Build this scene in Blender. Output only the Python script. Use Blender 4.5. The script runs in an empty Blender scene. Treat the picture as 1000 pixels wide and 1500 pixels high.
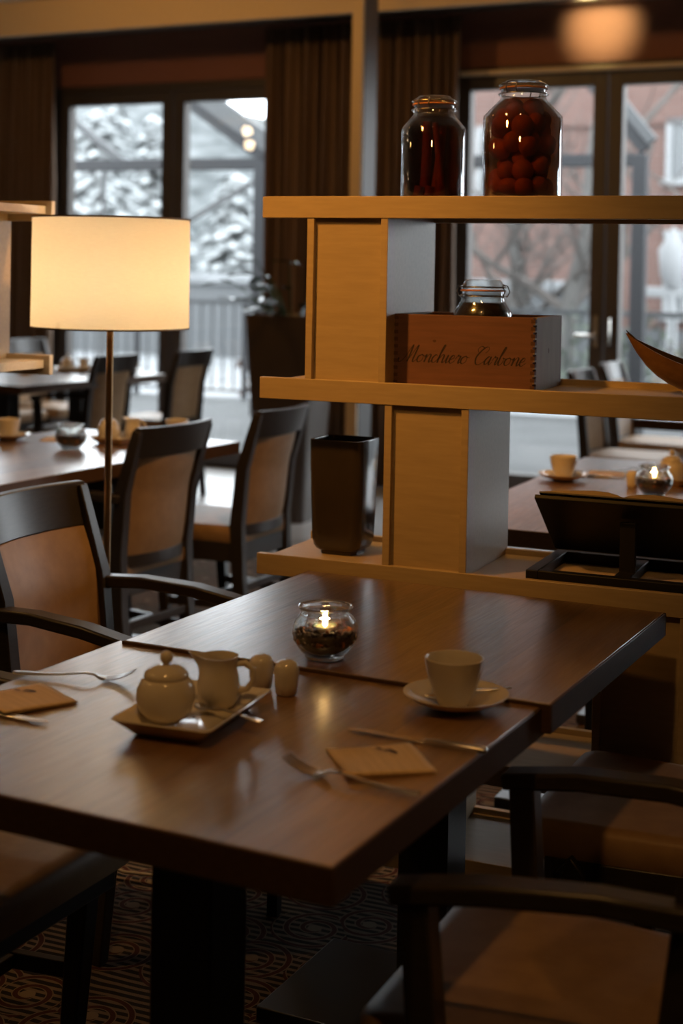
import bpy, math, random
from mathutils import Vector, Matrix
random.seed(7)
SC = bpy.context.scene
COL = SC.collection
R = math.radians
PI = math.pi

# ------------------------------------------------------------------ camera
cam_d = bpy.data.cameras.new('camera')
cam = bpy.data.objects.new('camera', cam_d); COL.objects.link(cam)
cam_d.sensor_fit = 'VERTICAL'; cam_d.sensor_height = 36; cam_d.sensor_width = 24
cam_d.lens = 2200 / 1500 * 36
cam_d.shift_y = -310 / 1500
cam_d.clip_start = 0.05; cam_d.clip_end = 300
cam_d.dof.use_dof = True; cam_d.dof.focus_distance = 2.75; cam_d.dof.aperture_fstop = 3.2
cam.matrix_world = Matrix.Translation((0, 0, 1.38)) @ (Matrix.Rotation(R(22.9), 4, 'Z') @ Matrix.Rotation(PI/2 - .0218, 4, 'X') @ Matrix.Rotation(.018, 4, 'Z'))
SC.camera = cam

# ------------------------------------------------------------------ world, lights, exposure
W = bpy.data.worlds.new('overcast'); SC.world = W; W.use_nodes = True
bg = W.node_tree.nodes['Background']
bg.inputs[0].default_value = (.91, .95, 1.0, 1); bg.inputs[1].default_value = 11
SC.view_settings.view_transform = 'Standard'; SC.view_settings.look = 'None'
SC.view_settings.gamma = 1.0; SC.view_settings.exposure = 0.0; SC.view_settings.use_curve_mapping = False
SC.cycles.use_denoising = True
SC.cycles.max_bounces = 10; SC.cycles.transparent_max_bounces = 24; SC.cycles.sample_clamp_indirect = 6
SC.cycles.caustics_reflective = False; SC.cycles.caustics_refractive = False

WANG = R(-4); W0 = Vector((-3.5, 9.0, 0))
WM = Matrix.Translation(W0) @ Matrix.Rotation(WANG, 4, 'Z')       # frame of the window wall: x along it, y outwards
def wp(u, off, h): return WM @ Vector((u, off, h))

def spot(name, loc, target, power, color, size=100, blend=.6, soft=.06):
    l = bpy.data.lights.new(name, 'SPOT'); l.energy = power; l.color = color
    l.spot_size = R(size); l.spot_blend = blend; l.shadow_soft_size = soft
    o = bpy.data.objects.new(name, l); COL.objects.link(o); o.location = loc
    o.rotation_euler = (Vector(target) - Vector(loc)).to_track_quat('-Z', 'Y').to_euler()
    return o
WARM = (1.0, .50, .14); ORANGE = (1.0, .42, .07)
spot('downlight_or_fill', (-1.95, 1.55, 2.98), (-1.32, 2.85, 1.62), 215, ORANGE, 36, 1.0)
spot('downlight_or_fill', (-.6, .9, 2.95), (-.9, 2.3, .7), 34, WARM, 120, .9)  # unseen fill spot, added to lift the crockery and front seats
spot('downlight_or_fill', (-1.0, 3.5, 2.98), (-2.3, 3.7, .7), 140, WARM, 85, .9)  # spot without fixture, added to brighten the tan chair backs
spot('downlight_or_fill', (-4.4, 2.6, 2.95), (-3.2, 4.2, .7), 40, WARM, 110, .9)
spot('downlight_or_fill', (-4.6, 6.0, 2.95), (-4.2, 8.0, 2.9), 70, WARM, 150, .9)  # added spot that brightens the left part of the bulkhead
spot('downlight_or_fill', (-1.2, 6.2, 2.95), (-1.0, 8.0, 2.9), 25, WARM, 150, .9)  # weaker spot added for the right part of the bulkhead
spot('downlight_or_fill', (-2.7, 5.2, 2.98), (-2.9, 7.0, 1.9), 36, WARM, 80, .9)  # added spot aimed at the pillar front to brighten it
spot('downlight_or_fill', (1.3, .5, 2.95), (-.25, 1.6, .4), 32, WARM, 34, 1.0)  # narrow fill spot added to lift the near right seat
spot('downlight_or_fill', (-3.3, 1.0, 2.95), (-1.5, 1.95, .5), 60, WARM, 30, 1.0)  # added warm spot for the bottom left seat and table side
spot('wall_washer_light', wp(1.40, -.46, 2.948), wp(1.40, .0, 2.862), 46, (1.0, .86, .38), 66, 1.0, .03)
DOORS = [-4.05, -1.64, 1.45, 4.55]  # first and last doors lie out of view, added for daylight
for dc in DOORS:                                                   # light portals: help the renderer find the daylight in the door openings
    l = bpy.data.lights.new('door_portal', 'AREA'); l.shape = 'RECTANGLE'; l.size = 2.0; l.size_y = 2.5
    l.cycles.is_portal = True
    o = bpy.data.objects.new('door_portal', l); COL.objects.link(o)
    o.matrix_world = WM @ Matrix.Translation((dc, .25, 1.3)) @ Matrix.Rotation(-PI/2, 4, 'X')

# ------------------------------------------------------------------ materials
def mat(name, color=(.5, .5, .5), rough=.5, metal=0., spec=.5, **kw):
    m = bpy.data.materials.new(name); m.use_nodes = True
    p = m.node_tree.nodes['Principled BSDF']
    p.inputs['Base Color'].default_value = (*color, 1); p.inputs['Roughness'].default_value = rough
    p.inputs['Metallic'].default_value = metal; p.inputs['Specular IOR Level'].default_value = spec
    for k, v in kw.items(): p.inputs[k.replace('_', ' ')].default_value = v
    return m
class NT:
    def __init__(s, m): s.m = m; s.t = m.node_tree; s.p = s.t.nodes.get('Principled BSDF')
    def n(s, typ, ins=None, **props):
        nd = s.t.nodes.new(typ)
        for k, v in props.items(): setattr(nd, k, v)
        for k, v in (ins or {}).items(): s.set(nd.inputs[k], v)
        return nd
    def set(s, inp, v):
        if hasattr(v, 'is_linked'): s.t.links.new(v, inp)
        else: inp.default_value = v
    def math(s, op, a, b=0.): return s.n('ShaderNodeMath', {0: a, 1: b}, operation=op).outputs[0]
    def ramp(s, fac, stops):
        nd = s.n('ShaderNodeValToRGB', {0: fac}); e = nd.color_ramp.elements
        while len(e) < len(stops): e.new(.5)
        for k, (pos, c) in enumerate(stops): e[k].position = pos; e[k].color = (*c, 1)
        return nd.outputs[0]
    def coords(s, scale=(1, 1, 1), kind='Object', rot=(0, 0, 0)):
        c = s.n('ShaderNodeTexCoord').outputs[kind]
        return s.n('ShaderNodeMapping', {0: c, 'Scale': scale, 'Rotation': rot}).outputs[0]
    def noise(s, vec, scale=5, detail=4, rough=.55, dist=0.):
        return s.n('ShaderNodeTexNoise', {'Vector': vec, 'Scale': scale, 'Detail': detail, 'Roughness': rough, 'Distortion': dist}).outputs[0]
    def bump(s, h, strength=.2, dist=.002):
        b = s.n('ShaderNodeBump', {'Height': h, 'Strength': strength, 'Distance': dist}).outputs[0]
        s.set(s.p.inputs['Normal'], b)
    def mix(s, fac, a, b):
        nd = s.n('ShaderNodeMix', data_type='RGBA')
        s.set(nd.inputs[0], fac); s.set(nd.inputs[6], a); s.set(nd.inputs[7], b); return nd.outputs[2]
def noisy(name, c1, c2, scale=(4, 4, 4), rough=.5, bump=0., nscale=5, dist=.002, **kw):
    m = mat(name, c1, rough, **kw); t = NT(m); v = t.coords(scale)
    f = t.noise(v, nscale, 5)
    t.set(t.p.inputs['Base Color'], t.ramp(f, [(.3, c1), (.7, c2)]))
    if bump: t.bump(f, bump, dist)
    return m

def wood_table():
    m = mat('table_veneer', (.15, .07, .03), .3, spec=1.0, IOR=1.8, Coat_Weight=1.0, Coat_Roughness=.24, Coat_IOR=1.75); t = NT(m)
    v = t.coords((1, 1, 1)); sep = t.n('ShaderNodeSeparateXYZ', {0: v})
    plank = t.math('FLOOR', t.math('MULTIPLY', sep.outputs[0], 8.5))            # veneer strips running lengthwise
    wn = t.n('ShaderNodeTexWhiteNoise', {'W': plank}, noise_dimensions='1D').outputs[0]
    g = t.noise(t.coords((38, 2.2, 8)), 1.6, 6, .62, .7)
    tone = t.math('ADD', t.math('MULTIPLY', g, .75), t.math('MULTIPLY', wn, .36))
    t.set(t.p.inputs['Base Color'], t.ramp(tone, [(.28, (.115, .054, .016)), (.55, (.215, .105, .031)), (.82, (.34, .178, .058))]))
    fine = t.noise(t.coords((210, 13, 40)), 1.0, 2, .6, .3)
    t.set(t.p.inputs['Roughness'], t.ramp(fine, [(.35, (.34,)*3), (.7, (.50,)*3)]))
    up = t.math('GREATER_THAN', t.n('ShaderNodeSeparateXYZ', {0: t.n('ShaderNodeNewGeometry').outputs['True Normal']}).outputs[2], .97)
    t.bump(fine, t.math('MULTIPLY', up, .42), .0012)            # pores only on the lying face
    return m
def carpet():
    m = mat('patterned_carpet', (.1, .06, .04), .95, spec=.1); t = NT(m)
    v = t.coords((1, 1, 1)); sep = t.n('ShaderNodeSeparateXYZ', {0: v})
    wob = t.noise(v, 6, 2)
    s = t.math('SINE', t.math('ADD', t.math('MULTIPLY', sep.outputs[1], 290.), t.math('MULTIPLY', wob, 5.)))
    stripe = t.math('GREATER_THAN', s, .15)
    base = t.mix(stripe, (.020, .017, .014, 1), (.17, .13, .095, 1))
    vor = t.n('ShaderNodeTexVoronoi', {'Vector': v, 'Scale': 6.0, 'Randomness': .75}, voronoi_dimensions='2D')
    d = vor.outputs['Distance']
    loc = t.n('ShaderNodeVectorMath', {0: v, 1: vor.outputs['Position']}, operation='SUBTRACT').outputs[0]
    ls = t.n('ShaderNodeSeparateXYZ', {0: loc})
    ang = t.math('ARCTAN2', ls.outputs[1], ls.outputs[0])
    sp = t.math('SINE', t.math('ADD', t.math('MULTIPLY', d, 30.), t.math('MULTIPLY', ang, 1.)))
    inside = t.math('LESS_THAN', d, .56)
    line = t.math('MULTIPLY', t.math('GREATER_THAN', sp, .62), inside)
    rim = t.math('MULTIPLY', t.math('GREATER_THAN', sp, .25), inside)
    c = t.mix(rim, base, (.19, .145, .105, 1)); c = t.mix(line, c, (.062, .023, .018, 1))
    eye = t.math('LESS_THAN', d, .09); c = t.mix(eye, c, (.20, .155, .11, 1))
    t.set(t.p.inputs['Base Color'], c)
    t.bump(t.noise(v, 420, 2), .5, .004)
    return m
def thin_glass(name, tint=(.97, .98, .97), base=.05, edge=.75, rough=.0, power=3.5):
    m = bpy.data.materials.new(name); m.use_nodes = True; t = NT(m); nt = m.node_tree
    nt.nodes.remove(t.p); out = nt.nodes['Material Output']
    lw = t.n('ShaderNodeLayerWeight', {'Blend': .5}).outputs['Facing']
    fac = t.math('ADD', t.math('MULTIPLY', t.math('POWER', lw, power), edge), base)
    tr = t.n('ShaderNodeBsdfTransparent', {0: (*tint, 1)}).outputs[0]
    gl = t.n('ShaderNodeBsdfGlossy', {0: (.95, .97, 1, 1), 'Roughness': rough}).outputs[0]
    mx = t.n('ShaderNodeMixShader', {0: fac, 1: tr, 2: gl}).outputs[0]
    nt.links.new(mx, out.inputs[0]); return m
def mixed_glass(name, share=.4):
    m = bpy.data.materials.new(name); m.use_nodes = True; t = NT(m); nt = m.node_tree
    nt.nodes.remove(t.p); out = nt.nodes['Material Output']
    tr = t.n('ShaderNodeBsdfTransparent', {0: (.97, .98, .97, 1)}).outputs[0]
    gl = t.n('ShaderNodeBsdfGlass', {0: (.98, .99, .98, 1), 'Roughness': 0., 'IOR': 1.45}).outputs[0]
    nt.links.new(t.n('ShaderNodeMixShader', {0: share, 1: tr, 2: gl}).outputs[0], out.inputs[0]); return m
def shade_mat():
    m = bpy.data.materials.new('lampshade_fabric'); m.use_nodes = True; t = NT(m); nt = m.node_tree
    nt.nodes.remove(t.p); out = nt.nodes['Material Output']
    w = t.noise(t.coords((60, 60, 900)), 1, 2)
    c = t.ramp(w, [(.2, (.80, .66, .44)), (.8, (.88, .74, .50))])
    df = t.n('ShaderNodeBsdfDiffuse', {0: c}).outputs[0]; tl = t.n('ShaderNodeBsdfTranslucent', {0: c}).outputs[0]
    nt.links.new(t.n('ShaderNodeMixShader', {0: .55, 1: df, 2: tl}).outputs[0], out.inputs[0]); return m
def emit(name, color, s):
    m = mat(name, color); p = m.node_tree.nodes['Principled BSDF']
    p.inputs['Emission Color'].default_value = (*color, 1); p.inputs['Emission Strength'].default_value = s; return m
def brick():
    m = mat('red_brick', (.4, .2, .15), .9); t = NT(m)
    b = t.n('ShaderNodeTexBrick', {'Vector': t.coords((1, 1, 1), rot=(PI/2, 0, 0)), 'Color1': (0.0842, 0.0423, 0.0351, 1), 'Color2': (0.1054, 0.0573, 0.0479, 1), 'Mortar': (0.1017, 0.0786, 0.0715, 1), 'Scale': 1., 'Mortar Size': .012, 'Brick Width': .25, 'Row Height': .075})
    n = t.noise(t.coords(), .6, 4)
    t.set(t.p.inputs['Base Color'], t.mix(t.math('MULTIPLY', n, .5), b.outputs[0], (.088, .064, .056, 1))); return m

M = dict(
 table=wood_table(), carpet=carpet(),
 shelf=noisy('shelf_lacquer', (.40, .312, .20), (.46, .36, .232), (3, 30, 30), .42, .05, 4),
 dark=noisy('wenge_wood', (.024, .019, .016), (.034, .027, .022), (8, 8, 60), .33, .04, 4, spec=.36),
 leather=noisy('tan_suede_leather', (.26, .155, .078), (.33, .205, .105), (1, 1, 1), .48, .12, 26, .001, spec=.32),
 stone=noisy('pale_stone_floor', (.30, .29, .28), (.38, .37, .36), (1, 1, 1), .35, .03, 3),
 ceil=mat('ceiling_paint', (.62, .56, .46), .9), bulk=noisy('bulkhead_plaster', (.50, .40, .27), (.55, .44, .30), (1, 1, 1), .9, .03, 60),
 red=noisy('oxblood_wall_paint', (.155, .064, .044), (.18, .074, .050), (1, 1, 1), .8, .03, 40),
 wall=mat('warm_wall_paint', (.36, .27, .18), .9),
 curtain=noisy('brown_curtain_cloth', (.085, .052, .032), (.12, .074, .046), (1, 1, 1), .85, .05, 60),
 frame=mat('dark_door_frame', (.042, .034, .029), .45), black=mat('black_metal', (.012, .012, .012), .32),
 pole=mat('bronze_pole', (.55, .33, .15), .28, 1.), shade=shade_mat(), cap=mat('shade_rim', (.10, .065, .03), .6),
 white=noisy('glazed_porcelain', (.66, .60, .51), (.70, .64, .54), (1, 1, 1), .14, 0, 3),
 steel=mat('polished_cutlery_steel', (.72, .70, .67), .27, 1.), wire=mat('clamp_wire', (.42, .40, .37), .25, 1.),
 napkin=noisy('kraft_napkin_paper', (0.6670, 0.4640, 0.2465), (0.8120, 0.5800, 0.3190), (3, 40, 3), .8, .08, 3), ink=mat('brown_ink', (.10, .055, .03), .8),
 glass=thin_glass('clear_glass', (.97,.98,.97), .07, .9, .0, 2.6), bowlglass=mixed_glass('bowl_glass', .72), pane=thin_glass('window_pane', (.95, .97, .97), .045, .6, .0, 4),
 vase=noisy('dark_glaze', (.034, .026, .020), (.050, .038, .029), (1, 1, 1), .16, .02, 6),
 crate=noisy('red_cedar', (.135, .060, .044), (.18, .080, .058), (3, 3, 34), .6, .06, 3),
 crate_end=noisy('cedar_end_board', (.22, .165, .115), (.27, .205, .145), (14, 14, 3), .65, .06, 3), joint=mat('end_grain', (.085, .036, .022), .8), letter=mat('burnt_lettering', (.026, .014, .010), .8),
 syrup=thin_glass('amber_syrup', (.44, .21, .09), .03, .25, .02, 4), syrup2=thin_glass('brown_syrup', (.40, .20, .10), .03, .25, .02, 4),
 fruit=noisy('preserved_apricot', (0.5500, 0.3125, 0.1500), (0.6750, 0.4125, 0.2125), (1, 1, 1), .4, .1, 30), fruit2=noisy('rhubarb_red', (.26, .05, .030), (.20, .04, .026), (1, 1, 6), .5, .1, 14),
 stick=noisy('cinnamon_brown', (.26, .105, .045), (.34, .15, .07), (20, 20, 2), .6, .1, 6), rubber=mat('orange_rubber_seal', (.50, .20, .06), .5), preserve=mat('black_preserve', (.016, .010, .008), .25),
 beans=noisy('roasted_coffee', (.060, .022, .010), (.10, .035, .014), (1, 1, 1), .35, .2, 60), petal=mat('dried_orange_petal', (.42, .13, .035), .6),
 wax=mat('white_wax', (.85, .74, .55), .5, Subsurface_Weight=.25), alu=mat('tealight_cup', (.65, .6, .52), .3, 1.), flame=emit('flame', (1.0, .62, .22), 28), bulb=emit('lamp_bulb', (1, .75, .4), 6), globe=emit('globe_glass', (1, .72, .42), 30),
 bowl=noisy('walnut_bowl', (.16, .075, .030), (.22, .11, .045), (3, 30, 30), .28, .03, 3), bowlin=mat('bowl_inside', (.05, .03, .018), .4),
 page=mat('book_page', (.30, .235, .16), .8), cover=mat('book_cover', (.03, .022, .018), .5), cable=mat('pale_cable', (.5, .45, .38), .4),
 pot=noisy('planter_brown', (.050, .036, .027), (.065, .047, .036), (1, 1, 1), .38, 0, 3), soil=mat('soil', (.03, .02, .013), .95), leaf=noisy('glossy_leaf', (.018, .045, .016), (.035, .075, .026), (1, 1, 1), .22, 0, 8),
 paving=noisy('wet_paving', (0.0351, 0.0365, 0.0371), (0.0540, 0.0554, 0.0560), (1, 1, 1), .8, .05, 1.2), snow=noisy('old_snow', (0.0945, 0.0985, 0.1026), (0.1688, 0.1741, 0.1795), (1, 1, 1), .9, .1, 1.5),
 steelgrey=mat('grey_steel_frame', (0.0324, 0.0338, 0.0365), .5), palegrey=mat('pale_grey_fascia', (0.0713, 0.0744, 0.0775), .6), rail=mat('galvanised_rail', (0.0616, 0.0656, 0.0688), .45, .3), brick=brick(),
 wframe=mat('white_window_frame', (0.178, 0.182, 0.186), .6), dpane=mat('dark_far_pane', (0.077, 0.082, 0.086), .3), bark=noisy('pale_bark', (0.0508, 0.0484, 0.0459), (0.0657, 0.0626, 0.0595), (6, 6, 1), .9, .2, 4), twig=noisy('grey_twigs', (0.0536, 0.0480, 0.0440), (0.0688, 0.0616, 0.0576), (1, 1, 1), .9, 0, 3),
 needle=noisy('hazed_needles', (0.2205, 0.2337, 0.2398), (0.2999, 0.3132, 0.3175), (1, 1, 1), .9, 0, 1.4), bush=noisy('winter_bush', (0.0576, 0.0496, 0.0384), (0.0848, 0.0728, 0.0576), (1, 1, 1), .9, 0, 5), green=noisy('evergreen_shrub', (0.0328, 0.0400, 0.0328), (0.0536, 0.0616, 0.0496), (1, 1, 1), .9, 0, 5),  # needles paled: distance haze is put into their colour
 hill=noisy('wooded_hillside', (0.0202, 0.0244, 0.0254), (0.1066, 0.1137, 0.1167), (1, 1, 2), .95, 0, .8),
 edge=noisy('dark_edge_band', (.062, .032, .015), (.085, .045, .021), (20, 20, 60), .5, .03, 4, spec=.25), ebony=mat('ebonised_wood', (.010, .009, .008), .5, spec=.3),
 rust=noisy('russet_leaves', (0.0656, 0.0384, 0.0288), (0.0848, 0.0536, 0.0424), (1, 1, 1), .9, 0, 5),
)

for k in ('needle', 'hill', 'steelgrey', 'palegrey', 'bark', 'twig', 'wframe', 'rail', 'snow', 'bush', 'green', 'rust', 'paving', 'brick'):   # weathered, matt outdoor surfaces
    M[k].node_tree.nodes['Principled BSDF'].inputs['Specular IOR Level'].default_value = .12

# ------------------------------------------------------------------ mesh helpers
class MB:
    def __init__(s): s.v = []; s.f = []; s.M = Matrix.Identity(4)
    def add(s, vs, fs):
        o = len(s.v); s.v += [tuple(s.M @ Vector(p)) for p in vs]; s.f += [tuple(i + o for i in f) for f in fs]; return s
    def box(s, x0, x1, y0, y1, z0, z1):
        return s.add([(x0,y0,z0),(x1,y0,z0),(x1,y1,z0),(x0,y1,z0),(x0,y0,z1),(x1,y0,z1),(x1,y1,z1),(x0,y1,z1)],
                     [(3,2,1,0),(4,5,6,7),(0,1,5,4),(1,2,6,5),(2,3,7,6),(3,0,4,7)])
    def loft(s, rings, caps=True, closed=True):
        n = len(rings[0]); vs = [p for r in rings for p in r]; fs = []
        for k in range(len(rings) - 1):
            for i in range(n if closed else n - 1):
                j = (i + 1) % n
                fs.append((k*n+i, k*n+j, (k+1)*n+j, (k+1)*n+i))
        if caps: fs.append(tuple(range(n))[::-1]); fs.append(tuple((len(rings)-1)*n + i for i in range(n)))
        return s.add(vs, fs)
    def lathe(s, prof, n=32, c=(0, 0, 0), caps=True):
        rings = [[(c[0] + r*math.cos(2*PI*i/n), c[1] + r*math.sin(2*PI*i/n), c[2] + z) for i in range(n)] for r, z in prof]
        return s.loft(rings, caps)
    def tube(s, pts, rad, n=8, caps=True):
        pts = [Vector(p) for p in pts]
        if not isinstance(rad, (list, tuple)): rad = [rad]*len(pts)
        rings = []; ref = None
        for i, p in enumerate(pts):
            t = (pts[min(i+1, len(pts)-1)] - pts[max(i-1, 0)]).normalized()
            if ref is None:
                ref = Vector((0, 0, 1)) if abs(t.z) < .9 else Vector((1, 0, 0))
            a = (ref - t*ref.dot(t)).normalized(); b = t.cross(a); ref = a
            rings.append([tuple(p + (a*math.cos(2*PI*k/n) + b*math.sin(2*PI*k/n))*rad[i]) for k in range(n)])
        return s.loft(rings, caps)
    def bar(s, pts, prof, side=(0, 1, 0)):
        """square bar: at every point a rectangle prof[i]=(half along side, half across)"""
        pts = [Vector(p) for p in pts]; rings = []
        for i, p in enumerate(pts):
            t = (pts[min(i+1, len(pts)-1)] - pts[max(i-1, 0)]).normalized()
            a = Vector(side); a = (a - t*a.dot(t)).normalized(); b = t.cross(a)
            h, w = prof[i] if isinstance(prof, list) else prof
            rings.append([tuple(p + a*x*h + b*y*w) for x, y in ((-1,-1),(1,-1),(1,1),(-1,1))])
        return s.loft(rings)
    def ball(s, c, r, n=10, m=6, sc=(1, 1, 1)):
        prof = [(max(1e-4, math.sin(PI*k/m)), -math.cos(PI*k/m)) for k in range(m+1)]
        rings = [[(c[0] + sc[0]*r*a*math.cos(2*PI*i/n), c[1] + sc[1]*r*a*math.sin(2*PI*i/n), c[2] + sc[2]*r*z) for i in range(n)] for a, z in prof]
        return s.loft(rings)
def rrect(w, d, z, rad, cx=0, cy=0, seg=4):
    """rounded rectangle ring, half sizes w, d"""
    out = []
    for k, (sx, sy) in enumerate(((1,1),(-1,1),(-1,-1),(1,-1))):
        for i in range(seg + 1):
            a = PI/2*(k + i/seg)
            out.append((cx + sx*(w-rad) + rad*math.cos(a), cy + sy*(d-rad) + rad*math.sin(a), z))
    return out
def obj(name, mb, m, parent=None, bevel=0., smooth=None, seg=2):
    me = bpy.data.meshes.new(name); me.from_pydata(mb.v, [], mb.f); me.update()
    if isinstance(m, str): m = M[m]
    me.materials.append(m)
    o = bpy.data.objects.new(name, me); COL.objects.link(o)
    if parent: o.parent = parent
    if smooth: me.shade_smooth(); me.set_sharp_from_angle(angle=R(smooth))
    if bevel:
        b = o.modifiers.new('bevel', 'BEVEL'); b.width = bevel; b.segments = seg; b.limit_method = 'ANGLE'; b.angle_limit = R(40)
        me.shade_smooth(); me.set_sharp_from_angle(angle=R(60))
    return o
def tag(o, label, cat, group=None, kind=None):
    o['label'] = label; o['category'] = cat
    if group: o['group'] = group
    if kind: o['kind'] = kind
    return o
def thing(name, label, cat, loc=(0, 0, 0), rz=0., group=None):
    o = bpy.data.objects.new(name, None); COL.objects.link(o); o.empty_display_size = .05
    o.location = loc; o.rotation_euler = (0, 0, rz); return tag(o, label, cat, group)
def struct(name, mb, m, parent=None, mw=None, **kw):
    o = obj(name, mb, m, parent, **kw)
    if not parent: o['kind'] = 'structure'
    if mw is not None: o.matrix_world = mw
    return o
def dup(root, label, loc, rz=0., group=None):
    def cp(o, par):
        c = o.copy(); COL.objects.link(c)
        if par: c.parent = par; c.matrix_parent_inverse = o.matrix_parent_inverse
        for ch in o.children: cp(ch, c)
        return c
    r = cp(root, None); r.location = loc; r.rotation_euler = (0, 0, rz); r['label'] = label
    if group: r['group'] = group
    return r
def put(o, loc, rz=0., label=None): o.location = loc; o.rotation_euler = (0, 0, rz); return o

# ------------------------------------------------------------------ room shell
XL, XR, YB, CH = -9.6, 3.2, -3.0, 3.06
struct('floor', MB().box(XL, XR, YB, 6.5, -.1, 0), 'carpet')
struct('floor_stone', MB().box(XL, XR, 6.5, 9.45, -.1, 0), 'stone')
struct('ceiling', MB().box(XL, XR, YB, 9.6, CH, CH + .1), 'ceil')
struct('wall_left', MB().box(XL - .1, XL, YB, 9.6, 0, CH), 'wall')
struct('wall_right', MB().box(XR, XR + .1, YB, 9.6, 0, CH), 'wall')
struct('wall_front', MB().box(XL, XR, YB - .1, YB, 0, CH), 'wall')
b = MB(); edges = [-6.4]
for dc in DOORS: edges += [dc - 1.03, dc + 1.03]
edges += [7.0]
for k in range(0, len(edges), 2): b.box(edges[k], edges[k+1], 0, .22, 0, CH)
for dc in DOORS: b.box(dc - 1.03, dc + 1.03, 0, .22, 2.64, CH)
struct('wall_window_side', b, 'red', mw=WM)
struct('ceiling_bulkhead', MB().box(-6.3, 7.0, -1.0, -.95, 2.845, CH), 'bulk', mw=WM)
struct('trim_1', MB().box(-6.3, 7.0, -.33, -.19, 2.957, 2.98), 'frame', mw=WM)        # curtain track
struct('trim_2', MB().box(.5, 2.45, -.055, 0, 2.585, 2.612), 'bulk', mw=WM, bevel=.004)
b = MB().box(-2.923, -2.867, 7.0, 7.02, 0, CH)
struct('pillar', MB().box(-2.921, -2.862, 7.022, 7.19, 0, CH), 'frame')
struct('trim_3', MB().box(-2.923, -2.865, 6.998, 7.02, 0, CH), 'bulk')

def door(i, dc, handle):
    r = bpy.data.objects.new('door_%d' % i, None); COL.objects.link(r); r['kind'] = 'structure'; r.matrix_world = WM @ Matrix.Translation((dc, 0, 0))
    f = MB(); f.box(-1.03, -.97, .02, .16, 0, 2.64); f.box(.97, 1.03, .02, .16, 0, 2.64); f.box(-.97, .97, .02, .16, 2.58, 2.64); f.box(-.97, .97, .02, .16, 0, .03)
    obj('frame', f, 'frame', r, .004)
    for s in (-1, 1):
        x0, x1 = (-.97, -.006) if s < 0 else (.006, .97)
        l = MB(); l.box(x0, x0 + .086, .0, .08, .03, 2.575); l.box(x1 - .086, x1, .0, .08, .03, 2.575)
        l.box(x0 + .086, x1 - .086, .0, .08, 2.50, 2.575); l.box(x0 + .086, x1 - .086, .0, .08, .03, .125)
        lf = obj('door_leaf', l, 'frame', r, .004)
        obj('pane', MB().box(x0 + .08, x1 - .08, .036, .044, .12, 2.505), 'pane', lf)
    h = MB(); h.box(-.06, -.03, -.012, 0, .93, 1.12); h.tube([(-.045, -.01, 1.0), (-.045, -.05, 1.0), (-.16, -.052, 1.0)], .009)
    obj('handle', h, 'steel', r, smooth=40)
    h = MB(); h.tube([(.045, -.01, .94), (.045, -.045, .95), (.045, -.045, 1.10), (.045, -.01, 1.11)], .010)
    obj('pull_handle', h, 'wire', r, smooth=40)
for i, dc in enumerate(DOORS): door(i + 1, dc, True)

def curtain(u0, u1, label, folds=9, seed=0):
    rnd = random.Random(seed); n = folds*10; rows = 7; pts = []
    ph = [rnd.uniform(.7, 1.3) for _ in range(folds + 2)]
    for r in range(rows):
        z = .02 + 2.90*r/(rows-1); row = []
        for i in range(n + 1):
            t = i/n*folds; a = .045*ph[int(t)]*(1 - .35*r/(rows-1)); 
            row.append((u0 + (u1-u0)*i/n + .012*math.sin(t*3.1 + r*.6), -.26 + a*math.sin(2*PI*t) + .008*math.sin(r*1.3 + t*2), z))
        pts.append(row)
    o = obj('curtain', MB().loft(pts, caps=False, closed=False), 'curtain', smooth=80)
    so = o.modifiers.new('thickness', 'SOLIDIFY'); so.thickness = .004
    o.matrix_world = WM; return tag(o, label, 'curtain', 'curtains beside the terrace doors')
curtain(-2.97, -2.45, 'brown curtain in folds left of the floor lamp, at the left picture edge', 8, 1)
curtain(-.76, -.10, 'dark curtain between left terrace door and the pale pillar', 10, 2)
curtain(.02, .60, 'dark curtain behind the tall jars, right of the pale pillar', 9, 3)

# ------------------------------------------------------------------ outside
struct('ground_terrace', MB().box(-14, 5, 9.1, 14.1, -.12, -.01), 'paving')
struct('ground_snow', MB().box(-60, 40, 14.1, 90, -.5, -.12), 'snow')
t = thing('pergola', 'grey steel terrace porch frame with sloping rafters outside the doors', 'pergola', (0, 0, 0))
def beam(name, a, c, w=.06, h=.06, m='steelgrey', side=(0, 1, 0)): return obj(name, MB().bar([a, c], (w, h), side), m, t, .006)
Y = 12.5
beam('post', (-6.10, Y, 0), (-6.10, Y, 2.36)); beam('beam', (-8.9, Y, 2.325), (-6.05, Y, 2.325), .05, .055)
beam('rafter', (-8.0, Y, 3.66), (-6.02, Y, 2.36), .05, .06); beam('fascia', (-8.0, Y - .02, 3.80), (-5.95, Y - .02, 2.46), .05, .085, 'palegrey')
beam('rafter', (-9.6, Y + .3, 3.72), (-7.74, Y + .3, 2.36), .03, .035, 'palegrey')
beam('post', (-2.60, Y, 0), (-2.60, Y, 2.36)); beam('beam', (-5.0, Y, 2.32), (-2.56, Y, 2.32), .05, .055)
beam('rafter', (-4.2, Y, 4.40), (-2.56, Y, 2.40), .05, .05); beam('fascia', (-4.2, Y - .02, 4.56), (-2.50, Y - .02, 2.47), .05, .045, 'palegrey')
beam('brace', (-6.20, Y + .4, 2.28), (-7.25, Y + .4, 1.72), .025, .022, 'snow')
beam('tie_rod', (-8.05, Y + .4, 0), (-8.05, Y + .4, 2.3), .018, .018, 'palegrey')
beam('post', (-9.75, Y, 0), (-9.75, Y, 2.36))
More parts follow.
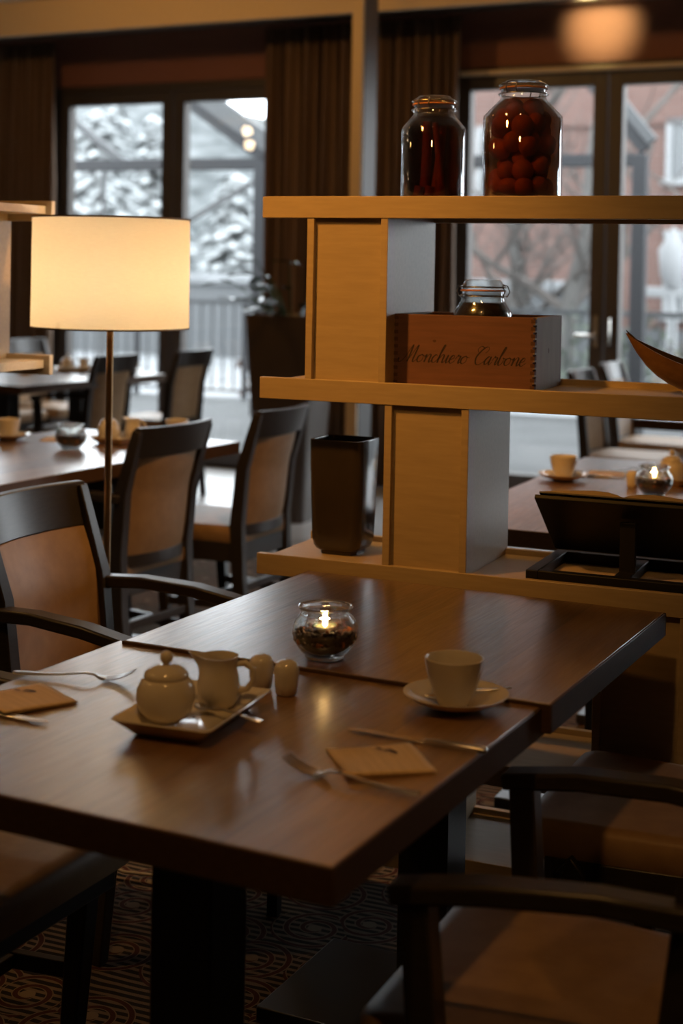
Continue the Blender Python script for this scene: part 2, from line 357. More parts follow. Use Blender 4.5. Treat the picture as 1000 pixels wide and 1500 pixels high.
def railing(label, pts, gap=.125, h=1.0):
    t = thing('railing', label, 'railing', (*pts[0], 0))
    o = Vector((*pts[0], 0))
    bar0 = None
    for a, c in zip(pts[:-1], pts[1:]):
        a, c = Vector((*a, 0)) - o, Vector((*c, 0)) - o; L = (c - a).length; d = (c - a)/L
        obj('top_rail', MB().bar([a + Vector((0,0,h)), c + Vector((0,0,h))], (.025, .02), (0, 0, 1)), 'rail', t)
        obj('bottom_rail', MB().bar([a + Vector((0,0,.08)), c + Vector((0,0,.08))], (.015, .015), (0, 0, 1)), 'rail', t)
        n = int(L/gap)
        for k in range(n + 1):
            p = a + d*(L*k/n); big = k % 10 == 0
            if big: obj('post', MB().box(p.x-.025, p.x+.025, p.y-.025, p.y+.025, 0, h), 'steelgrey', t)
            else:
                if bar0 is None: q = bar0 = obj('baluster', MB().box(-.008, .008, -.008, .008, .08, h), 'rail', t)
                else: q = bar0.copy(); COL.objects.link(q); q.parent = t
                q.location = p
railing('grey barred railing at the terrace edge beyond the left door', [(-12.0, 13.75), (-6.2, 13.95)])
railing('grey barred railing with pale handrail beyond the right door', [(-4.4, 13.9), (-1.4, 13.6)])
w = thing('garden_wall', 'low garden wall capped with snow beyond the left railing', 'wall', (-11, 22, 0))
obj('wall_body', MB().box(-9, 6, -.15, .15, -.2, 1.05), 'palegrey', w, .01); obj('snow_cap', MB().box(-9.05, 6.05, -.22, .22, 1.05, 1.24), 'snow', w, .05)
def conifer(x, y, h, r, label, seed):
    rnd = random.Random(seed); t = thing('conifer', label, 'tree', (x, y, -.1), 0, 'hazy pale conifers beyond the terrace')
    obj('trunk', MB().tube([(0,0,0),(.05,0,h*.5),(0,0,h)], [.16,.1,.02], 7), 'bark', t)
    f = MB()
    for k in range(1500):
        z = h*(.05 + .94*rnd.random()**1.25); rr = r*(1 - z/h)**.75 + .15; a = rnd.uniform(0, 2*PI); q = rr*rnd.uniform(.25, 1)
        c = Vector((q*math.cos(a), q*math.sin(a), z - .25*q)); s = rnd.uniform(.12, .30)
        d = Vector((math.cos(a), math.sin(a), -.35)).normalized(); sd = Vector((-math.sin(a), math.cos(a), rnd.uniform(-.3, .3)))
        f.add([c - sd*s*.6, c + d*s, c + sd*s*.6, c - d*s*.5 + Vector((0, 0, s*.35))], [(0,1,2,3)])
    o = obj('foliage', f, 'needle', t); return t
for k, (x, y, h, r) in enumerate([(-20.6, 31, 5.2, 1.9), (-18.3, 29, 4.9, 1.7), (-23.4, 38, 6.2, 2.1), (-16.6, 32.5, 3.7, 1.5), (-21.2, 36.5, 5.6, 1.6)]):
    conifer(x, y, h, r, ['hazy pale conifer furthest left in the left door pane', 'nearest hazy pale conifer, in the middle of the left door pane', 'tall hazy pale conifer at the back, between the two nearer ones', 'short hazy pale conifer seen under the sloping rafter, right pane of the left door',
            'slim hazy pale conifer just left of the left door mullion'][k], 40 + k)
def bare_tree(x, y, h, r0, label, seed, m='bark'):
    rnd = random.Random(seed); t = thing('bare_tree', label, 'tree', (x, y, -.1), 0, 'bare winter trees outside'); tr = MB(); br = MB()
    def grow(p, d, L, r, lev, mb):
        pts = [p]; dd = d.copy()
        for k in range(4):
            dd = (dd + Vector((rnd.uniform(-.22,.22), rnd.uniform(-.22,.22), rnd.uniform(-.05,.18)))).normalized(); pts.append(pts[-1] + dd*L/4)
        mb.tube(pts, [r*(1 - .55*k/4) for k in range(5)], 6 if lev < 2 else 4)
        if lev < 3:
            for k in range(4 if lev else 7):
                i = rnd.choice([1, 2, 3, 4]); a = rnd.uniform(0, 2*PI)
                nd = (dd*.6 + Vector((math.cos(a), math.sin(a), rnd.uniform(.1, .7)))).normalized()
                grow(pts[i], nd, L*rnd.uniform(.45, .7), r*.45, lev + 1, br)
    grow(Vector((0,0,0)), Vector((0,0,1)), h*.6, r0, 0, tr)
    obj('trunk', tr, m, t, smooth=60); obj('branches', br, 'twig', t)
bare_tree(-4.80, 18.5, 6.5, .145, 'pale thick trunked bare tree in the left pane of the right door', 5)
bare_tree(-6.0, 20, 5.5, .09, 'thin bare tree left of the pale trunk, right door', 6)
bare_tree(-5.5, 19.2, 4.5, .07, 'slender bare sapling just left of the pale thick trunk', 11)
bare_tree(-3.2, 20.5, 6.0, .04, 'thin bare tree before the brick house, behind the door mullion', 8)
def shrub(x, y, s, m, label, seed):
    rnd = random.Random(seed); f = MB()
    for k in range(420):
        a, e = rnd.uniform(0, 2*PI), rnd.uniform(0, 1); q = s*rnd.uniform(.3, 1)
        c = Vector((q*math.cos(a)*math.sqrt(1-e*e), q*math.sin(a)*math.sqrt(1-e*e), q*e*1.1 + .05)); w = rnd.uniform(.03, .09)
        u = Vector((rnd.uniform(-1,1), rnd.uniform(-1,1), rnd.uniform(-1,1))).normalized(); v = u.orthogonal()
        f.add([c - u*w, c + v*w*.5, c + u*w, c - v*w*.5], [(0,1,2,3)])
    o = thing('shrub', label, 'bush', (x, y, -.1), 0, 'shrubs around the terrace')
    obj('foliage', f, m, o); obj('stem', MB().tube([(0,0,0),(0,0,s*.7)], [.03,.01], 5), 'bark', o)
shrub(-4.0, 17.5, 1.05, 'green', 'evergreen shrub left of the grey porch post, right door', 1)
shrub(-2.2, 15.6, 1.0, 'bush', 'brown winter shrub behind the pale handrail, far right', 2)
shrub(-5.6, 16.6, .7, 'green', 'low evergreen shrub at the foot of the pale tree', 3)
shrub(-6.9, 15.2, .75, 'rust', 'russet shrub behind the railing beside the left porch post', 4)
hb = MB(); rows = []
for k in range(30):                                                  # wooded hillside, lower towards the right
    x = -75 + k*3.0; hgt = 3.2 + 5.2/(1 + math.exp((x + 24.0)/2.2)); rows.append([(x, 38, -.3), (x, 46, hgt*.45), (x, 56, hgt), (x, 75, hgt*1.02)])
struct('ground_hill', hb.loft(rows, caps=False, closed=False), 'hill')
# brick house
t = thing('brick_house', 'red brick house with white windows beyond the right door', 'building', (-4.0, 23.5, -.2), R(-4))
obj('wall', MB().box(-5.6, 9, 0, .4, 0, 7.4), 'brick', t); obj('roof', MB().add([(-5.9,-.35,7.37),(9.2,-.35,7.37),(9.2,4,8.55),(-5.9,4,8.55),(-5.9,-.35,7.45),(9.2,-.35,7.45),(9.2,4,8.65),(-5.9,4,8.65)], [(3,2,1,0),(4,5,6,7),(0,1,5,4),(1,2,6,5),(2,3,7,6),(3,0,4,7)]), 'snow', t); obj('string_course', MB().box(-5.62, 9, -.06, .0, 3.9, 4.02), 'brick', t); obj('plinth', MB().box(-5.62, 9, -.06, 0, 0, .7), 'palegrey', t)
for (x, z, hh) in ((-.42, 3.05, .85), (-.42, .95, 1.2), (2.1, 2.85, 1.0), (-3.6, 2.85, 1.0), (2.1, .95, 1.35)):
    f = MB(); f.box(x-.08, x+.02, -.06, .02, z, z+hh); f.box(x+.5, x+.6, -.06, .02, z, z+hh); f.box(x+.22, x+.30, -.06, .02, z, z+hh); f.box(x-.08, x+.6, -.06, .02, z+hh, z+hh+.1); f.box(x-.14, x+.66, -.12, .02, z-.1, z)
    wf = obj('window', f, 'wframe', t); obj('pane', MB().box(x+.02, x+.5, -.02, .01, z, z+hh), 'dpane', wf)
l = thing('garden_lantern', 'white snow covered garden lantern before the brick house', 'lantern', (-3.70, 20.0, -.1))
obj('post', MB().lathe([(.12,0),(.10,.3),(.07,.4),(.07,1.25)], 12), 'wframe', l, smooth=50); obj('arm', MB().box(-.42, .3, -.06, .06, 1.16, 1.30), 'wframe', l, .02)
obj('lantern_head', MB().lathe([(.1,1.3),(.17,1.45),(.2,1.8),(.06,2.0),(.02,2.1)], 12), 'wframe', l, smooth=50)

# ------------------------------------------------------------------ room divider shelves
def plank(x0, x1, z0, z1, par, y0=2.85, y1=3.145, e=.016, rec=.008):
    p = bpy.data.objects.new('shelf_plank', None); COL.objects.link(p); p.parent = par
    obj('front_board', MB().box(x0, x1, y0, y0 + e, z0, z1), 'shelf', p, .0012)
    obj('back_board', MB().box(x0, x1, y1 - e, y1, z0, z1 + .004), 'shelf', p, .0012)
    obj('shelf_board', MB().box(x0 + .017, x1 - .017, y0 + e, y1 - e, z1 - rec - .020, z1 - rec), 'shelf', p)
def box_post(x0, x1, z0, z1, par, y0=2.852, y1=3.143, e=.0155):
    p = bpy.data.objects.new('box_post', None); COL.objects.link(p); p.parent = par
    obj('side_board', MB().box(x0, x0 + e, y0, y1, z0, z1), 'shelf', p, .001); obj('side_board', MB().box(x1 - e, x1, y0, y1, z0, z1), 'shelf', p, .001)
    obj('front_panel', MB().box(x0 + e, x1 - e, y0 + .010, y0 + .022, z0, z1), 'shelf', p); obj('back_panel', MB().box(x0 + e, x1 - e, y1 - .022, y1 - .010, z0, z1), 'shelf', p)
LV = [(.157, .20), (.357, .40), (.730, .774), (1.102, 1.147), (1.482, 1.527)]
sh = thing('shelf_divider', 'pale wood room divider of thick shelves and staggered box posts, behind the table', 'shelf')
for z0, z1 in LV: plank(-1.388, .70, z0, z1, sh)
REC = .008
for x0, lo in ((-1.285, 3), (-1.105, 2), (-.664, 1), (-1.165, 0), (.45, 0), (.45, 1), (.45, 2), (.45, 3)):
    box_post(x0, x0 + .180, LV[lo][1] - REC, LV[lo+1][0] + .017, sh)
for x in (-1.345, -.4, .6):
    for y in (2.875, 3.12): obj('leg', MB().box(x - .012, x + .012, y - .012, y + .012, 0, .172), 'black', sh, .001)
s2 = thing('shelf_divider', 'pale wood shelf divider cut by the left picture edge behind the floor lamp', 'shelf')
for z0, z1 in LV: plank(-3.3, -2.10, z0, z1, s2)
for x0, lo in ((-2.408, 3), (-2.60, 2), (-2.408, 1), (-2.60, 0), (-3.25, 0), (-3.25, 1), (-3.25, 2), (-3.25, 3)): box_post(x0, x0 + .18, LV[lo][1] - REC, LV[lo+1][0] + .017, s2)
for x in (-3.25, -2.14):
    for y in (2.875, 3.12): obj('leg', MB().box(x - .012, x + .012, y - .012, y + .012, 0, .175), 'black', s2, .001)

# ------------------------------------------------------------------ tables
def table(label, cx, cy, sx, sy, top, rz, thick=.043, cols=((0, 0),), foot=(.26, .15), foot_off=0.):
    t = thing('dining_table', label, 'table', (cx, cy, 0), rz, 'square pedestal dining tables')
    q = .004
    obj('tabletop', MB().box(-sx/2 + q, sx/2 - q, -sy/2 + q, sy/2 - q, top - thick, top), 'table', t, .0008)
    e = MB()
    for x0, x1, y0, y1 in ((-sx/2, sx/2, -sy/2, -sy/2 + q), (-sx/2, sx/2, sy/2 - q, sy/2), (-sx/2, -sx/2 + q, -sy/2 + q, sy/2 - q), (sx/2 - q, sx/2, -sy/2 + q, sy/2 - q)): e.box(x0, x1, y0, y1, top - thick, top - .0006)
    obj('edge_band', e, 'edge', t, .0012)
    for (x, y) in cols:
        obj('column', MB().box(x - .048, x + .048, y - .048 + foot_off, y + .048 + foot_off, .03, top - thick - .012), 'black', t, .004)
        obj('foot_plate', MB().box(x - foot[0], x + foot[0], y - foot[1] + foot_off, y + foot[1] + foot_off, .004, .032), 'black', t, .003)
        obj('mounting_plate', MB().box(x - .16, x + .16, y - .16, y + .16, top - thick - .012, top - thick), 'black', t)
    return t
# near table corners (-1.305,2.162) (-.56,2.119) (-.608,1.443)
table('brown wood table nearest the camera, set with tea service and cutlery', -.956, 1.8025, .746, .678, .750, R(-3.7))
table('brown wood table holding the candle glass, against the shelf divider', -.900, 2.4575, .742, .672, .756, R(-3.2), foot=(.275, .16), foot_off=.13)
table('long brown table behind the floor lamp, left middle', -2.845, 4.19, .75, 1.32, .75, R(-4.4), cols=((0, -.34), (0, .34)), foot=(.24, .2))
table('far left table by the terrace door, chairs along it', -4.74, 7.02, .76, 1.22, .75, R(-7), cols=((0, -.3), (0, .3)), foot=(.24, .2))
table('pale lit table seen through the shelves behind the open book', -.855, 4.275, .75, 1.51, .75, R(-1), cols=((0, -.4), (0, .4)), foot=(.24, .2))
table('distant table by the right terrace door, right picture edge', -.93, 6.75, .80, .62, .75, R(-4))

# ------------------------------------------------------------------ chairs (face +x)
def make_chair(label, arms):
    t = thing('armchair' if arms else 'dining_chair', label, 'chair', (0, 0, 0), 0, 'dark framed armchairs with tan upholstery' if arms else 'dark framed side chairs with tan upholstery')
    yb, yf = .172, .208
    for s in (-1, 1):
        top = .635 if arms else .415
        obj('leg', MB().bar([(.085, s*yf, 0), (.118, s*yf, .40), (.135, s*(yf + (.008 if arms else 0)), top)], [(.015, .015), (.020, .020), (.019, .019)]), 'dark', t, .003)
        obj('back_post', MB().bar([(-.215, s*yb, 0), (-.175, s*yb, .30), (-.165, s*yb, .48), (-.185, s*(yb+.004), .68), (-.245, s*(yb+.008), .872)], [(.015, .017), (.018, .022), (.018, .024), (.017, .021), (.014, .015)]), 'dark', t, .003)
        obj('stretcher', MB().bar([(.102, s*yf, .20), (-.185, s*yb, .20)], (.009, .014)), 'dark', t, .002)
        if arms:
            obj('armrest', MB().bar([(-.185, s*(yb+.016), .658), (-.08, s*(yb+.030), .664), (.05, s*(yf+.006), .656), (.165, s*(yf+.012), .638)], [(.019, .014), (.021, .013), (.023, .013), (.023, .012)]), 'dark', t, .005)
    obj('stretcher', MB().bar([(-.02, -.185, .20), (-.02, .185, .20)], (.009, .012), (1, 0, 0)), 'dark', t, .002)
    obj('stretcher', MB().bar([(-.185, -yb, .26), (-.185, yb, .26)], (.009, .013), (1, 0, 0)), 'dark', t, .002)
    f = MB()
    f.bar([(.155, -yf - .01, .385), (.155, yf + .01, .385)], (.035, .013), (0, 0, 1)); f.bar([(-.168, -yb, .385), (-.168, yb, .385)], (.035, .012), (0, 0, 1))
    for s in (-1, 1): f.bar([(.155, s*yf, .385), (-.168, s*yb, .385)], (.035, .012), (0, 0, 1))
    obj('seat_frame', f, 'dark', t, .003)
    rings = []
    for z, k in ((.412, .975), (.42, .995), (.446, 1.0), (.462, .985), (.471, .95), (.474, .86)):
        ring = []
        for x, y, _ in rrect(.5, .5, 0, .10, seg=5):
            px = .02 + (x*.405)*k; hw = (yb + .014) + (yf + .012 - yb - .014)*(x + .5); ring.append((px, y*2*hw*k, z))
        rings.append(ring)
    obj('seat', MB().loft(rings), 'leather', t, smooth=50)
    def prof(z): return -.165 - .02*max(0, (z-.48)/.2) if z < .68 else -.185 - .06*(z-.68)/.192
    def curved(z0, z1, hy, thick, rows, crown=0.):
        rings = []; n = 10
        for r in range(rows):
            z = z0 + (z1-z0)*r/(rows-1); ring = []; e = 1 - crown*(abs(2*r/(rows-1)-1)**4)
            for side in (1, -1):
                for i in range(n + 1):
                    q = -1 + 2*i/n; q = q*side
                    th = thick*(1 - crown*q**4)*e
                    ring.append((prof(z) - .032*(1 - q*q) + side*th/2, q*hy, z))
            rings.append(ring)
        return MB().loft(rings)
    obj('backrest', curved(.475, .7855, yb - .016, .034, 11, .45), 'leather', t, smooth=60)
    obj('top_rail', curved(.786, .882, yb + .018, .024, 5), 'dark', t, .003)
    obj('lower_rail', curved(.44, .478, yb - .012, .022, 3), 'dark', t, .002)
    return t
ac = make_chair('armchair with tan back at left of the front tables, facing right', True)
put(ac, (-1.64, 2.735, 0), R(-2))
sc_ = make_chair('dark seated chair at far table, right edge, beyond the nearer armchair', False)
put(sc_, (-.455, 2.60, 0), PI - R(2))
GA, GS = ac['group'], sc_['group']
dup(ac, 'armchair at bottom right, nearest the camera, tucked under the front table', (-.455, 1.885, 0), PI - R(1), GA)
dup(ac, 'tan armchair at bottom left, its seat just showing under the table', (-1.465, 1.92, 0), R(-3), GA)
dup(ac, 'tan backed armchair just right of the lamp pole, seen from behind', (-2.555, 4.17, 0), PI - R(7), GA)
dup(sc_, 'tan backed chair beside the dark planter, seen from behind', (-2.50, 4.83, 0), PI - R(2), GS)
dup(ac, 'distant armchair behind the lamp pole at the far left table', (-4.57, 7.12, 0), PI - R(5), GA)
dup(sc_, 'distant chair before the left terrace door, right of the lamp pole', (-4.475, 7.82, 0), PI - R(3), GS)
dup(sc_, 'pale lit chair left of the right door mullion, facing right', (-1.60, 7.50, 0), R(-3), GS)
dup(sc_, 'pale lit chair in front of the right door mullion, facing right', (-1.60, 8.20, 0), R(-3), GS)
dup(sc_, 'far chair facing right behind the left end of the far left table', (-5.48, 7.62, 0), R(-7), GS)
dup(sc_, 'farthest chair by the left curtain, facing right', (-5.42, 8.12, 0), R(-7), GS)

# ------------------------------------------------------------------ floor lamp
LX, LY = -1.921, 3.118
t = thing('floor_lamp', 'lit floor lamp with cream drum shade on a thin bronze pole', 'lamp', (LX, LY, 0))
obj('base', MB().lathe([(.14,0),(.14,.012),(.135,.018),(.02,.022),(.012,.03)], 40), 'pole', t, smooth=40)
obj('pole', MB().tube([(0,0,.02),(0,0,1.24)], .0085, 14), 'pole', t, smooth=60)
r = .1885
rings = [[(rr*math.cos(2*PI*i/72), rr*math.sin(2*PI*i/72), z) for i in range(72)] for rr, z in ((r+.001, 1.226), (r, 1.30), (r, 1.42), (r-.001, 1.488))]
shd = obj('lamp_shade', MB().loft(rings, caps=False), 'shade', t, smooth=60)
for z in (1.226, 1.488):
    obj('shade_rim', MB().loft([[(q*math.cos(2*PI*i/72), q*math.sin(2*PI*i/72), zz) for i in range(72)] for q, zz in ((r+.0015, z-.002),(r+.0015, z+.002),(r-.0015, z+.002),(r-.0015, z-.002),(r+.0015, z-.002))], caps=False), 'cap', t)
sp = MB(); sp.lathe([(.014,1.222),(.022,1.226),(.022,1.232),(.012,1.24)], 16)
for k in range(3): a = 2*PI*k/3 + .4; sp.tube([(0,0,1.236),(r*math.cos(a), r*math.sin(a), 1.24)], .002, 5)
obj('shade_carrier', sp, 'pole', t, smooth=40)
obj('bulb', MB().lathe([(.013,1.255),(.014,1.285),(.03,1.32),(.033,1.345),(.022,1.372),(.003,1.38)], 20), 'bulb', t, smooth=60)
for dz in (1.335,):
    l = bpy.data.lights.new('lamp_light', 'POINT'); l.energy = 9.6; l.color = (1.0, .81, .62); l.shadow_soft_size = .045
    o = bpy.data.objects.new('lamp_light', l); COL.objects.link(o); o.parent = t; o.location = (0, 0, dz)
c = obj('power_cord', MB().tube([(-1.90, 3.0, .008), (-1.84, 2.99, .008), (-1.80, 2.965, .008), (-1.785, 2.93, .008), (-1.74, 2.912, .008), (-1.65, 2.93, .008), (-1.5, 2.96, .008), (-1.3, 3.05, .008)], .004, 6), 'cable', smooth=60)
tag(c, 'thin pale cord looping across the carpet under the table', 'cord')

# ------------------------------------------------------------------ crockery prototypes (origin at base)
def make_cup(label):
    t = thing('coffee_cup', label, 'cup', (0,0,0), 0, 'white coffee cups')
    prof = [(.020,0),(.022,.003),(.024,.006),(.031,.020),(.037,.038),(.041,.056),(.0425,.068),(.041,.0685),(.0395,.067),(.0385,.055),(.035,.038),(.028,.018),(.016,.009),(.001,.008)]
    obj('body', MB().lathe(prof, 40), 'white', t, smooth=50)
    obj('handle', MB().tube([(.039,0,.056),(.052,0,.059),(.061,0,.050),(.060,0,.036),(.048,0,.024),(.034,0,.021)], [.004,.0045,.004,.004,.0045,.004], 8), 'white', t, smooth=60)
    return t
def make_saucer(label):
    o = obj('saucer', MB().lathe([(.030,0),(.033,.002),(.060,.010),(.0755,.020),(.0765,.0215),(.074,.0215),(.056,.0125),(.032,.006),(.028,.0045),(.001,.0045)], 56), 'white', smooth=50)
    return tag(o, label, 'saucer', 'white saucers')
def make_sugar(label):
    t = thing('sugar_bowl', label, 'sugar bowl', (0,0,0), 0, 'white sugar bowls')
    obj('body', MB().lathe([(.020,0),(.024,.003),(.035,.014),(.0405,.030),(.040,.044),(.034,.056),(.030,.060),(.001,.060)], 40), 'white', t, smooth=50)
    l = obj('lid', MB().lathe([(.0305,.0605),(.031,.062),(.029,.067),(.022,.073),(.010,.077),(.001,.0775)], 40), 'white', t, smooth=60)
    k = MB().lathe([(.005,.076),(.005,.080)], 12); k.ball((0,0,.087), .0092, 16, 10); obj('knob', k, 'white', l, smooth=60)
    return t
def make_jug(label):
    t = thing('milk_jug', label, 'jug', (0,0,0), 0, 'white milk jugs'); n = 40
    prof = [(.020,0),(.023,.003),(.029,.015),(.0305,.030),(.028,.046),(.0255,.056),(.027,.067),(.0285,.072)]
    inner = [(.027,.072),(.0245,.066),(.0235,.056),(.026,.044),(.028,.030),(.026,.015),(.015,.006),(.001,.006)]
    rings = []
    for r_, z in prof + inner:
        ring = []
        for i in range(n):
            a = 2*PI*i/n; d = abs((a - PI + PI) % (2*PI) - PI); sp = math.exp(-((a-PI)/.36)**2)*max(0, (z-.048)/.024)
            ring.append(((r_ + .016*sp)*math.cos(a), r_*(1 - .0*sp)*math.sin(a), z + .004*sp))
        rings.append(ring)
    obj('body', MB().loft(rings), 'white', t, smooth=50)
    obj('handle', MB().tube([(.024,0,.060),(.038,0,.063),(.049,0,.054),(.049,0,.038),(.040,0,.026),(.028,0,.022)], [.004,.0048,.0045,.0042,.0045,.004], 8), 'white', t, smooth=60)
    return t
def make_shaker(label):
    t = thing('salt_shaker', label, 'shaker', (0,0,0), 0, 'white salt and pepper shakers')
    obj('body', MB().lathe([(.0135,0),(.0155,.002),(.0175,.016),(.0185,.030),(.0182,.040),(.015,.047),(.008,.0505),(.001,.051)], 28), 'white', t, smooth=60)
    h = MB()
    for k in range(3): h.lathe([(.0011,.0495),(.0009,.0508)], 6, (.004*math.cos(2*PI*k/3), .004*math.sin(2*PI*k/3), 0))
    obj('pour_holes', h, 'ink', t); return t
def make_tray(label, hx=.073, hy=.108):
    def ring(kx, ky, z, curl): 
        out = []
        for x, y, _ in rrect(kx, ky, 0, .008, seg=3):
            dip = curl*(abs(x)/kx*abs(y)/ky)**3
            notch = 1 - (.10 if curl else 0)*math.exp(-(y/.022)**2)*(abs(x)/kx)**4
            out.append((x*notch, y, z + dip))
        return out
    rings = [ring(hx-.024, hy-.024, 0, 0), ring(hx-.022, hy-.022, .002, 0), ring(hx-.004, hy-.004, .016, .005), ring(hx, hy, .0185, .006), ring(hx-.001, hy-.001, .0205, .006), ring(hx-.008, hy-.008, .017, .005), ring(hx-.024, hy-.024, .0065, 0), ring(.004, .004, .006, 0)]
    o = obj('serving_tray', MB().loft(rings), 'white', smooth=40); return tag(o, label, 'tray', 'white serving trays')
def make_fork(label):
    # handle from x=-.095 to tines x=.095
    L = MB(); pr = [(-.095,.0055,.006),(-.085,.0085,.0055),(-.06,.0075,.005),(-.02,.0042,.006),(.015,.0032,.010),(.032,.005,.0085),(.042,.0105,.004),(.050,.0118,.003)]
    L.loft([[(x,-w,z-.0011),(x,w,z-.0011),(x,w*.7,z+.0011),(x,-w*.7,z+.0011)] for x, w, z in pr])
    for k in range(4):
        y = -.0095 + .00633*k; L.loft([[(x,y-w,z-.0009),(x,y+w,z-.0009),(x,y+w,z+.0009),(x,y-w,z+.0009)] for x, w, z in ((.048,.0023,.003),(.065,.0020,.005),(.082,.0016,.0105),(.094,.0009,.017))])
    return tag(obj('fork', L, 'steel', smooth=50), label, 'fork', 'forks of the place settings')
def make_knife(label):
    L = MB(); L.loft([[(x,-w,.001),(x,w,.001),(x,w,h),(x,-w,h)] for x, w, h in ((-.10,.005,.006),(-.095,.0072,.008),(-.03,.0062,.0075),(-.012,.0045,.0065))])
    t = thing('knife', label, 'knife', (0,0,0), 0, 'knives of the place settings'); obj('handle', L, 'steel', t, .0012)
    B = MB(); B.loft([[(x,-w,.0015),(x,w2,.0015),(x,w2,.0032),(x,-w,.0032)] for x, w, w2 in ((-.013,.004,.004),(0,.0075,.006),(.06,.0085,.006),(.085,.006,.0058),(.098,-.003,.0055))])
    obj('blade', B, 'steel', t, .0005); return t
def make_teaspoon(label):
    L = MB(); L.loft([[(x,-w,z-.0009),(x,w,z-.0009),(x,w*.7,z+.0009),(x,-w*.7,z+.0009)] for x, w, z in ((-.065,.004,.010),(-.058,.0055,.0095),(-.03,.003,.009),(.02,.002,.010),(.032,.004,.008),(.04,.0095,.005),(.052,.0115,.0035),(.062,.009,.005),(.068,.002,.0065))])
    return tag(obj('teaspoon', L, 'steel', smooth=50), label, 'spoon', 'teaspoons on saucers')
def make_napkin(label):
    t = thing('napkin', label, 'napkin', (0,0,0), 0, 'folded kraft napkins')
    for k in range(2):
        rings = []; n = 12
        g = MB(); vs = []; fs = []
        for j in range(n+1):
            for i in range(n+1):
                x, y = -.057 + .114*i/n, -.057 + .114*j/n
                vs.append((x, y, .0016 + .0020*k + .0014*math.sin(x*40 + y*25 + k) + (.0012 if k and x > .03 else 0)))
        for j in range(n):
            for i in range(n): a = j*(n+1)+i; fs.append((a, a+1, a+n+2, a+n+1))
        o = obj('paper_fold', g.add(vs, fs), 'napkin', t, smooth=60); so = o.modifiers.new('t', 'SOLIDIFY'); so.thickness = .0008
    g = MB()
    for (x, y, a, b_) in ((-.02, .022, .010, .0035), (-.034, .008, .006, .003), (-.024, .014, .004, .002)):
        g.add([(x + a*math.cos(2*PI*i/10) , y + b_*math.sin(2*PI*i/10) + .4*a*math.cos(2*PI*i/10), .0066) for i in range(10)], [tuple(range(10))])
    obj('printed_motif', g, 'ink', t); return t
def make_candle(label):
    t = thing('candle_bowl', label, 'candle holder', (0,0,0), 0, 'round glass candle bowls')
    out = [(.030,0),(.032,.002),(.031,.005),(.040,.012),(.0495,.026),(.0535,.040),(.0525,.052),(.047,.063),(.0405,.070),(.0395,.074),(.0425,.0785),(.0430,.081),(.0405,.0835)]
    inn = [(.0385,.082),(.0375,.074),(.039,.069),(.045,.061),(.0505,.051),(.0515,.040),(.0475,.027),(.038,.014),(.028,.008),(.001,.007)]
    obj('glass_bowl', MB().lathe(out + inn, 48), 'bowlglass', t, smooth=60)
    n_ = 48; obj('glass_rim', MB().tube([(.0418*math.cos(2*PI*i/n_), .0418*math.sin(2*PI*i/n_), .0815) for i in range(n_ + 1)], .0026, 10, caps=False), 'glass', t, smooth=80)
    return t
def make_filling(label, n=170, seed=3):
    rnd = random.Random(seed); g = MB(); p = thing('potpourri', label, 'potpourri', (0,0,0), 0, 'dried fillings of the candle bowls'); q = MB()
    g.lathe([(.026,.0085),(.036,.015),(.046,.028),(.0485,.036),(.044,.042),(.001,.043)], 28)
    for k in range(n):
        a = rnd.uniform(0, 2*PI); r_ = .047*math.sqrt(rnd.random()); z = .040 + rnd.uniform(-.002, .006)
        if rnd.random() < .25: z = .03; r_ = .0475
        h = q if rnd.random() < .14 else g
        h.ball((r_*math.cos(a), r_*math.sin(a), z), rnd.uniform(.0032, .0052), 6, 4, (1, rnd.uniform(.6,1), rnd.uniform(.7, 1.5) if h is q else .8))
    b_ = obj('roasted_beans', g, 'beans', p, smooth=60); b_['kind'] = 'stuff'
    c_ = obj('dried_petals', q, 'petal', p); c_['kind'] = 'stuff'; p['kind'] = 'stuff'; return p
def make_tealight(label, lit=True):
    t = thing('tealight', label, 'candle', (0,0,0), 0, 'tealights in candle bowls')
    obj('metal_cup', MB().lathe([(.0185,0),(.0195,.001),(.0195,.015),(.0188,.015)], 28, caps=False), 'alu', t, smooth=40)
    obj('wax', MB().lathe([(.0186,.001),(.0186,.0135),(.016,.014),(.003,.0125),(.001,.0125)], 28), 'wax', t, smooth=60)
    obj('wick', MB().tube([(0,0,.012),(.0005,0,.018)], .0008, 5), 'ink', t)
    obj('flame', MB().lathe([(.0005,.017),(.0024,.0195),(.0030,.0225),(.0022,.027),(.0009,.031),(.0002,.034)], 12), 'flame', t, smooth=60)
    return t
def candle_light(parent_loc, e):
    l = bpy.data.lights.new('candle_light', 'POINT'); l.energy = e; l.color = (1, .58, .22); l.shadow_soft_size = .006
    o = bpy.data.objects.new('candle_light', l); COL.objects.link(o); o.location = Vector(parent_loc) + Vector((0, 0, .026))

T1 = .7505; T2 = .7565
sau = put(make_saucer('white saucer under the coffee cup on the front table'), (-.676, 2.050, T1))
cup = put(make_cup('white coffee cup on saucer at right of front table'), (-.676, 2.040, T1 + .0055), R(118))
tsp = put(make_teaspoon('teaspoon lying on the saucer behind the front coffee cup'), (-.664, 2.074, T1 + .010), R(-142))
tray = put(make_tray('white rectangular tray under sugar bowl and jug, front table'), (-.980, 1.822, T1), R(3))
sug = put(make_sugar('white round sugar bowl with knobbed lid on the front tray'), (-1.005, 1.788, T1 + .007))
jug = put(make_jug('white milk jug with spout, on the front tray beside the sugar bowl'), (-.972, 1.880, T1 + .007), R(18))
tray_spoon = put(make_teaspoon('teaspoon lying across the front tray beside the jug'), (-.925, 1.822, T1 + .012), R(160))
shk = put(make_shaker('white shaker left of its pair, right behind the jug handle'), (-.968, 2.010, T1))
